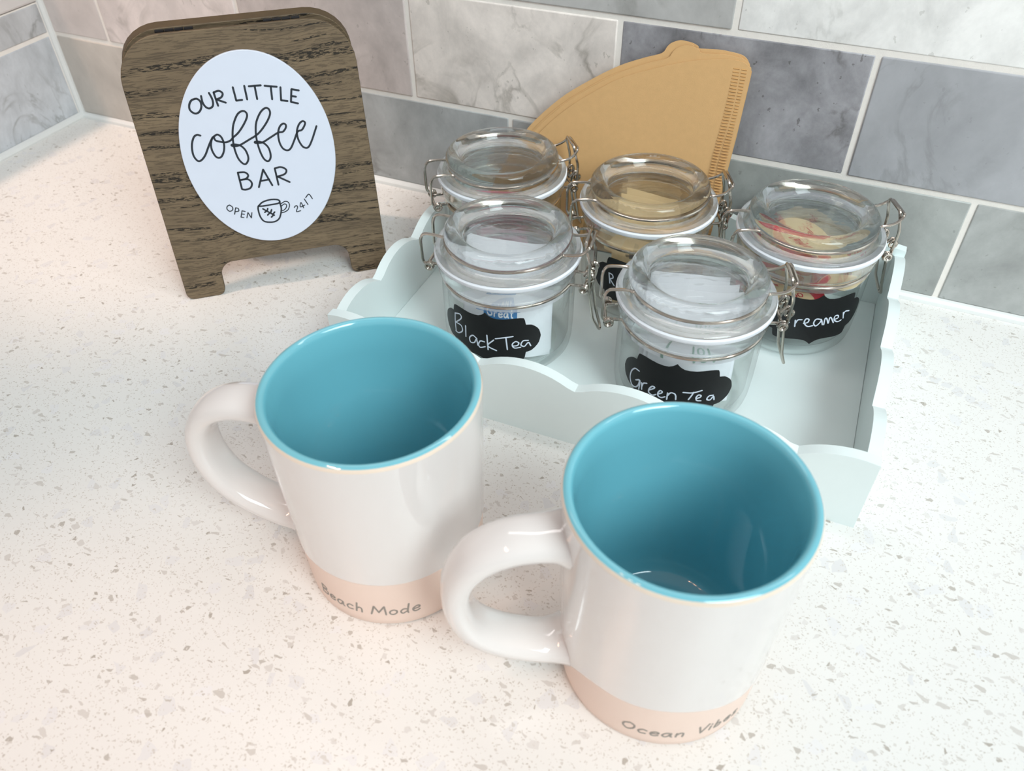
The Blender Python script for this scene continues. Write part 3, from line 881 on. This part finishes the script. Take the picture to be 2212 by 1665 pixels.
def jar_meshes():
    J = {}
    n = 72
    outer = [(0, .0012), (.026, .0012), (.0300, 0.0), (.0335, .0), (.0362, .0012), (.0384, .0045), (.0392, .0090), (.0397, .0200), (.0398, .0400), (.0397, .0468),
             (.0392, .0500), (.0386, .0522), (.0386, .0545), (.0394, .0562), (.0408, .0575), (.0414, .0592), (.0414, .0640), (.0408, .0660), (.0395, .0666)]
    inner = [(.0352, .0666), (.0345, .0655), (.0345, .0540), (.0352, .0500), (.0366, .0470), (.0369, .0400), (.0369, .0120), (.0360, .0085), (.0335, .0065), (.0280, .0055), (0, .0050)]
    J['body'] = lathe(outer + inner, n)
    J['gasket'] = lathe([(.0386, .0667), (.0424, .0660), (.0430, .0668), (.0430, .0686), (.0423, .0694), (.0386, .0693)], n, True)
    lid = [(0, .0770), (.018, .0764), (.0240, .0765), (.0255, .0772), (.0268, .0796), (.0282, .0818), (.0302, .0828), (.0328, .0830), (.0350, .0825), (.0366, .0808), (.0371, .0786),
           (.0366, .0764), (.0357, .0752), (.0360, .0738), (.0385, .0728), (.0414, .0714), (.0424, .0704), (.0422, .0696), (.0405, .0694), (.0342, .0694),
           (.0336, .0684), (.0334, .0650), (.0326, .0642), (.0312, .0644), (.0300, .0670), (.0280, .0706), (.0240, .0722), (0, .0726)]
    J['lid'] = lathe(lid, n)
    # wire that rides in the groove of the lid, with the loop for the latch and two hinge arms
    RW, ZW = .0364, .0752 + WR * .2
    def arc(r, z, a0, a1, k):
        return [(r * math.cos(D2R(a0 + (a1 - a0) * i / k)), r * math.sin(D2R(a0 + (a1 - a0) * i / k)), z) for i in range(k + 1)]
    yb = .0108
    ang = math.degrees(math.asin(yb / RW))
    right = [(RW * math.cos(D2R(ang)) + .006, -yb, ZW + .0004), (.0455, -yb, ZW + .002), (.0495, -yb * .86, .0815), (.0495, yb * .86, .0815), (.0455, yb, ZW + .002), (RW * math.cos(D2R(ang)) + .006, yb, ZW + .0004)]
    left_n = [(-RW * math.cos(D2R(ang)) - .005, -yb, ZW + .0010), (-.0480, -yb, ZW + .0010), (-.0500, -yb, .0720), (-.0500, -yb * .9, .0560), (-.0462, -yb * .85, .0535), (-.0445, -yb * .8, .0560)]
    left_f = [(x, -y, z) for x, y, z in left_n]
    path = list(reversed(left_n)) + arc(RW, ZW, 180 + ang, 360 - ang, 24) + right + arc(RW, ZW, ang, 180 - ang, 24) + left_f
    J['lid_wire'] = tube(fillet(path, .0024, 3), WR, 8)
    # wire round the neck with eyes at both ends
    RN, ZN = .0392, .0535
    yn = .0068
    an = math.degrees(math.asin(yn / RN))
    nl = [(-RN * math.cos(D2R(an)) - .004, -yn, ZN), (-.0478, -yn, ZN), (-.0478, yn, ZN), (-RN * math.cos(D2R(an)) - .004, yn, ZN)]
    nr = [(RN * math.cos(D2R(an)) + .004, yn, ZN), (.0474, yn, ZN), (.0474, -yn, ZN), (RN * math.cos(D2R(an)) + .004, -yn, ZN)]
    path = arc(RN, ZN, an, 180 - an, 24) + list(reversed(nl)) + arc(RN, ZN, 180 + an, 360 - an, 24) + list(reversed(nr))
    J['neck_wire'] = tube(fillet(path, .002, 3, True), WR, 8, True)
    J['hinge_coils'] = merge(*[torus((-.0463, s * y_, ZN), .0021, WR, 'y', 14, 6) for s in (-1, 1) for y_ in (yn * 1.25, yn * 1.5)])
    # latch: an upright loop hooked over the lid wire, and the lever below it
    lk = [(.0462, -.0068, .0500), (.0500, -.0078, .0520), (.0498, -.0086, .0700), (.0472, -.0082, .0800), (.0466, -.0072, .0832), (.0466, .0072, .0832), (.0472, .0082, .0800), (.0498, .0086, .0700), (.0500, .0078, .0520), (.0462, .0068, .0500)]
    J['latch_link'] = tube(fillet(lk, .002, 3), WR, 8)
    lv = [(.0462, -.0040, .0590), (.0500, -.0046, .0640), (.0520, -.0052, .0600), (.0500, -.0054, .0480), (.0530, -.0048, .0300), (.0570, -.0016, .0200), (.0570, .0016, .0200), (.0530, .0048, .0300), (.0500, .0054, .0480), (.0520, .0052, .0600), (.0500, .0046, .0640), (.0462, .0040, .0590)]
    J['lever'] = tube(fillet(lv, .002, 3), WR, 8)
    J['latch_coils'] = merge(*[torus((.0474, s * y_, ZN), .0021, WR, 'y', 14, 6) for s in (-1, 1) for y_ in (yn * 1.2, yn * 1.5)] +
                             [torus((.0502, s * .0064, .0600), .0021, WR, 'y', 14, 6) for s in (-1, 1)])
    return J
JM = jar_meshes()
RL = .0400
def label_outline():
    right = [(0, 53.7), (2.5, 51.9), (6, 50.6), (12, 50.0), (20, 50.6), (27, 51.0), (31.5, 50.6), (32.6, 49.0), (32.2, 46.5), (33.5, 45.6), (38, 45.0), (42.5, 42.8), (45.5, 39.5), (46.6, 35.5)]
    low = [(a, 71.0 - z) for a, z in reversed(right[:-1])]
    r = right + low
    return r + [(-a, z) for a, z in reversed(r[1:-1])]
def jar(x, y, az, label, lab_az=None, words=None, group='clip-top glass jars in the tray'):
    t = thing('clip_top_jar', label, 'jar', (x, y, FL), D2R(az), group)
    mats = {'body': M['glass_body'], 'lid': M['glass'], 'gasket': M['gasket']}
    for k, vf in JM.items():
        o = obj(k, vf, mats.get(k, M['steel']), t, angle=40)
        if k == 'body':     # thick moulded neck
            o.data.materials.append(M['glass'])
            for p in o.data.polygons:
                if p.center.z > .0495:
                    p.material_index = 1
        if k == 'lid':      # the flat middle of the lid is thin, its rim is a thick ring
            o.data.materials.append(M['glass_disc'])
            for p in o.data.polygons:
                if math.hypot(p.center.x, p.center.y) < 0.0250 or (p.center.z < .0735 and math.hypot(p.center.x, p.center.y) < .0310):
                    p.material_index = 1
    if lab_az is not None:
        def fm(a, b, d):
            th = D2R(a + lab_az - az)
            return ((RL + d) * math.cos(th), (RL + d) * math.sin(th), b / 1000 - FL)
        # outline filled with a fine strip mesh so it bends round the glass
        ol = label_outline()
        cols = []
        N = 60
        def span(a):
            zs = []
            m = len(ol)
            for i in range(m):
                (a0, z0), (a1, z1) = ol[i], ol[(i + 1) % m]
                if (a0 - a) * (a1 - a) <= 0 and a0 != a1:
                    zs.append(z0 + (z1 - z0) * (a - a0) / (a1 - a0))
            return min(zs), max(zs)
        edges = sorted(set([-46.55, -46, -45, -43.5, -41, -38, -35, -33.55, -33.4, -32.5, -31.6, -29, -25, -20, -15, -10, -6, -3, -1.2, 0]))
        edges = edges + [-e for e in reversed(edges[:-1])]
        for a in edges:
            b0, b1 = span(a)
            cols.append((a, b0, b1))
        lb = obj('chalk_label', grid_sheet(cols, 0.00025, fm), M['chalk_label'], t, angle=60)
        lb['label'] = 'black chalkboard label with white handwriting'
        def fl(a, b, h):
            th = a / (RL * 1000) - D2R(az)
            r = RL + .00027 + h / 1000
            return (r * math.cos(th), r * math.sin(th), b / 1000 - FL)
        k_ = D2R(1) * RL * 1000
        obj('handwriting', ribbon([[(a * k_, b) for a, b in s_] for s_ in words], .42, .10, fl), M['chalk'], lb)
    return t
JX = {'green': (.6214, -.1513, 20.9), 'black': (.5107, -.1508, 8.1), 'pink': (.4703, -.0690, 38.4), 'brown': (.5703, -.0680, 26.7), 'creamer': (.6684, -.0640, 26.6)}
jar(*JX['green'], 'glass clip-top jar of white packets labelled Green Tea, front middle of the tray', -85.5, LB['green'])
jar(*JX['black'], 'glass clip-top jar labelled Black Tea, front left of the tray', -85.6, LB['black'])
jar(*JX['pink'], 'glass clip-top jar with pink packets, back left of the tray behind the Black Tea jar')
rs = [[(-105.0, 39.3), (-103.2, 32.0)], [(-105, 39.3), (-101.5, 38.8), (-100.6, 36.6), (-104, 35.2)], [(-103.6, 35.3), (-98.6, 31.2)]]
jar(*JX['brown'], 'glass clip-top jar of tan paper packets in front of the brown filters', -75, rs)
jar(*JX['creamer'], 'glass clip-top jar labelled Creamer at the right end of the tray', -64, LB['creamer'])

# ------------------------------------------------------------------ what is in the jars
def packet(key, name, label, cat, group, mat, d, w_, h_, zb, az, lean, bend=0.0, shift=0.0, tilt=0.0, thick=.0012, prints=()):
    """a paper packet standing in a jar: d = distance of its face from the axis towards azimuth az"""
    x, y, _ = JX[key]
    t = thing(name, label, cat, (x, y, FL), D2R(az), group)
    def fm(a, b, dd):
        # local x points to azimuth az; a runs along -y (left to right seen from outside)
        aa = a + shift
        bz = b + tilt * aa
        return (d - lean * b * b / h_ - bend * aa * aa / .03 - dd + .0008 * math.sin(aa * 160 + b * 90), aa, zb + bz)
    cols = [(-w_ / 2 + w_ * i / 12, 0.0, h_) for i in range(13)]
    body = obj('wrapper', grid_sheet(cols, thick, fm), mat, t, angle=60)
    for (nm, kind, mt, args) in prints:
        if kind == 'patch':
            a0, a1, b0, b1 = args
            cs = [(a0 + (a1 - a0) * i / 8, b0, b1) for i in range(9)]
            obj(nm, grid_sheet(cs, -.00015, lambda a, b, dd: fm(a, b, dd - .00005)), mt, t, angle=60)
        else:
            txt, a0, b0, cap, wd = args
            s_, _w = text_strokes(txt, cap, .12, 0, wd)
            s_ = [[(a0 + a, b0 + b) for a, b in q] for q in s_]
            obj(nm, ribbon(s_, cap * .09, .00008, lambda a, b, h: fm(a, b, -h - .00022)), mt, t)
    return t
gA = 'white tea packets in the Black Tea jar'
packet('black', 'tea_packet', 'front white tea packet printed with a blue patch, in the Black Tea jar', 'packet', gA, M['paper'], .0250, .052, .0550, .0065, -70, .60, .22, .000, -.08,
       prints=(('blue_patch', 'patch', M['blue_print'], (-.014, .006, .0225, .0308)), ('print_word', 'text', M['paper'], ('Great', -.012, .0247, .0046, .016))))
packet('black', 'tea_packet', 'rear white tea packet standing behind another in the Black Tea jar', 'packet', gA, M['paper'], .0190, .054, .0550, .0065, -72, .62, .2, .000, -.10)
gB = 'white tea packets in the Green Tea jar'
for i, (d_, wd, sh, tl, hh) in enumerate(((.0250, .046, .002, .10, .0530), (.0205, .050, .0015, .05, .0555), (.0160, .050, -.001, .09, .0550), (.0115, .044, -.003, .03, .0560))):
    lb_ = ('foremost white packet in the Green Tea jar, with green print', 'second white packet from the front in the Green Tea jar',
           'third white packet from the front in the Green Tea jar', 'rearmost white packet in the Green Tea jar')[i]
    pr = (('print_mark', 'text', M['green_print'], ('TOT', .000, .0315, .0060, .011)), ('print_mark', 'text', M['green_print'], ('l', -.0125, .0315, .0065, .0008))) if i == 0 else ()
    packet('green', 'tea_packet', lb_, 'packet', gB, M['paper'], d_, wd, hh, .0065, -78, .46 + .05 * i, .3 if i == 0 else .12, sh, tl, prints=pr)
gC = 'tan packets in the jar before the filters'
for i, (d_, wd, sh, tl, hh, ln) in enumerate(((.0250, .042, .000, .05, .0520, .45), (.0205, .040, .002, -.16, .0545, .50), (.0160, .038, .003, -.22, .0540, .55), (.0115, .034, .005, -.26, .0545, .60))):
    lb_ = ('foremost tan packet in the jar before the filters', 'second tan packet in the jar before the filters', 'third tan packet in the jar before the filters',
           'rearmost tan packet in the jar before the filters')[i]
    packet('brown', 'sweetener_packet', lb_, 'packet', gC, M['tan_paper'], d_, wd, hh, .0065, -70, ln, .12, sh, tl,
           prints=(('dark_print', 'patch', M['brown_print'], (-.010, .012, .0300, .0350)),) if i == 0 else ())
gD = 'pink packets in the back left jar'
packet('pink', 'sweetener_packet', 'front pink packet in the back left jar', 'packet', gD, M['pink_paper'], .0260, .034, .0530, .0065, -70, .05, .25, -.004, -.03)
packet('pink', 'sweetener_packet', 'rear pink packet in the back left jar', 'packet', gD, M['pink_paper'], .0215, .026, .0420, .0065, -66, .05, .22, .004, .05)
# coffee creamer tubs: a tapered cup under a foil lid with a red edge
def creamer(px, py, z, tx, ty, rz, label):
    x, y, _ = JX['creamer']
    t = thing('creamer_tub', label, 'creamer', (x + px, y + py, FL + z), 0, 'single-serve creamers in the Creamer jar')
    t.rotation_euler = (tx, ty, rz)
    R_ = .0182
    obj('cup', lathe([(0, 0), (.0105, 0), (.0115, .0006), (.0142, .0120), (.0160, .0126), (R_, .0128), (R_, .0136), (.0160, .0137)], 32), M['paper'], t)
    obj('foil_lid', lathe([(0, .0138), (.0150, .0138), (.0182, .0139), (.0185, .0144), (.0181, .0146), (0, .0146)], 32), M['beige_foil'], t)
    a = [(math.cos(D2R(k)) * .0181, math.sin(D2R(k)) * .0181) for k in range(100, 256, 6)]
    b = [(math.cos(D2R(k)) * .0080 - .002, math.sin(D2R(k)) * .0140) for k in range(252, 104, -6)]
    n = len(a)
    bpts = [b[int(i * (len(b) - 1) / (n - 1))] for i in range(n)]
    bpts.reverse()
    V = [(p[0], p[1], .0147) for p in a] + [(p[0], p[1], .0147) for p in bpts]
    F = [(i, i + 1, n + i + 1, n + i) for i in range(n - 1)]
    obj('red_band', (V, F), M['red_print'], t, smooth=False)
    s_, _w = text_strokes('Original', .0050, .1, .2, .017)
    obj('print_word', ribbon([[(p[0] - .0062, p[1] - .0015) for p in q] for q in s_], .00035, .0001, lambda a_, b_, h: (a_, b_, .01475 + h)), M['red_print'], t)
    return t
creamer(-.006, .004, .0455, .26, -.06, 1.2, 'creamer tub with a red-edged foil lid, uppermost left in the Creamer jar')
creamer(.0140, .002, .0340, .22, .30, 0.4, 'creamer tub with a red-edged foil lid, right side of the Creamer jar')
creamer(-.009, .014, .0215, .1, -.2, .6, 'creamer tub at the back of the Creamer jar, under the upper ones')
creamer(.004, -.017, .0160, .15, .1, 4.0, 'creamer tub low at the front of the Creamer jar, behind its label')
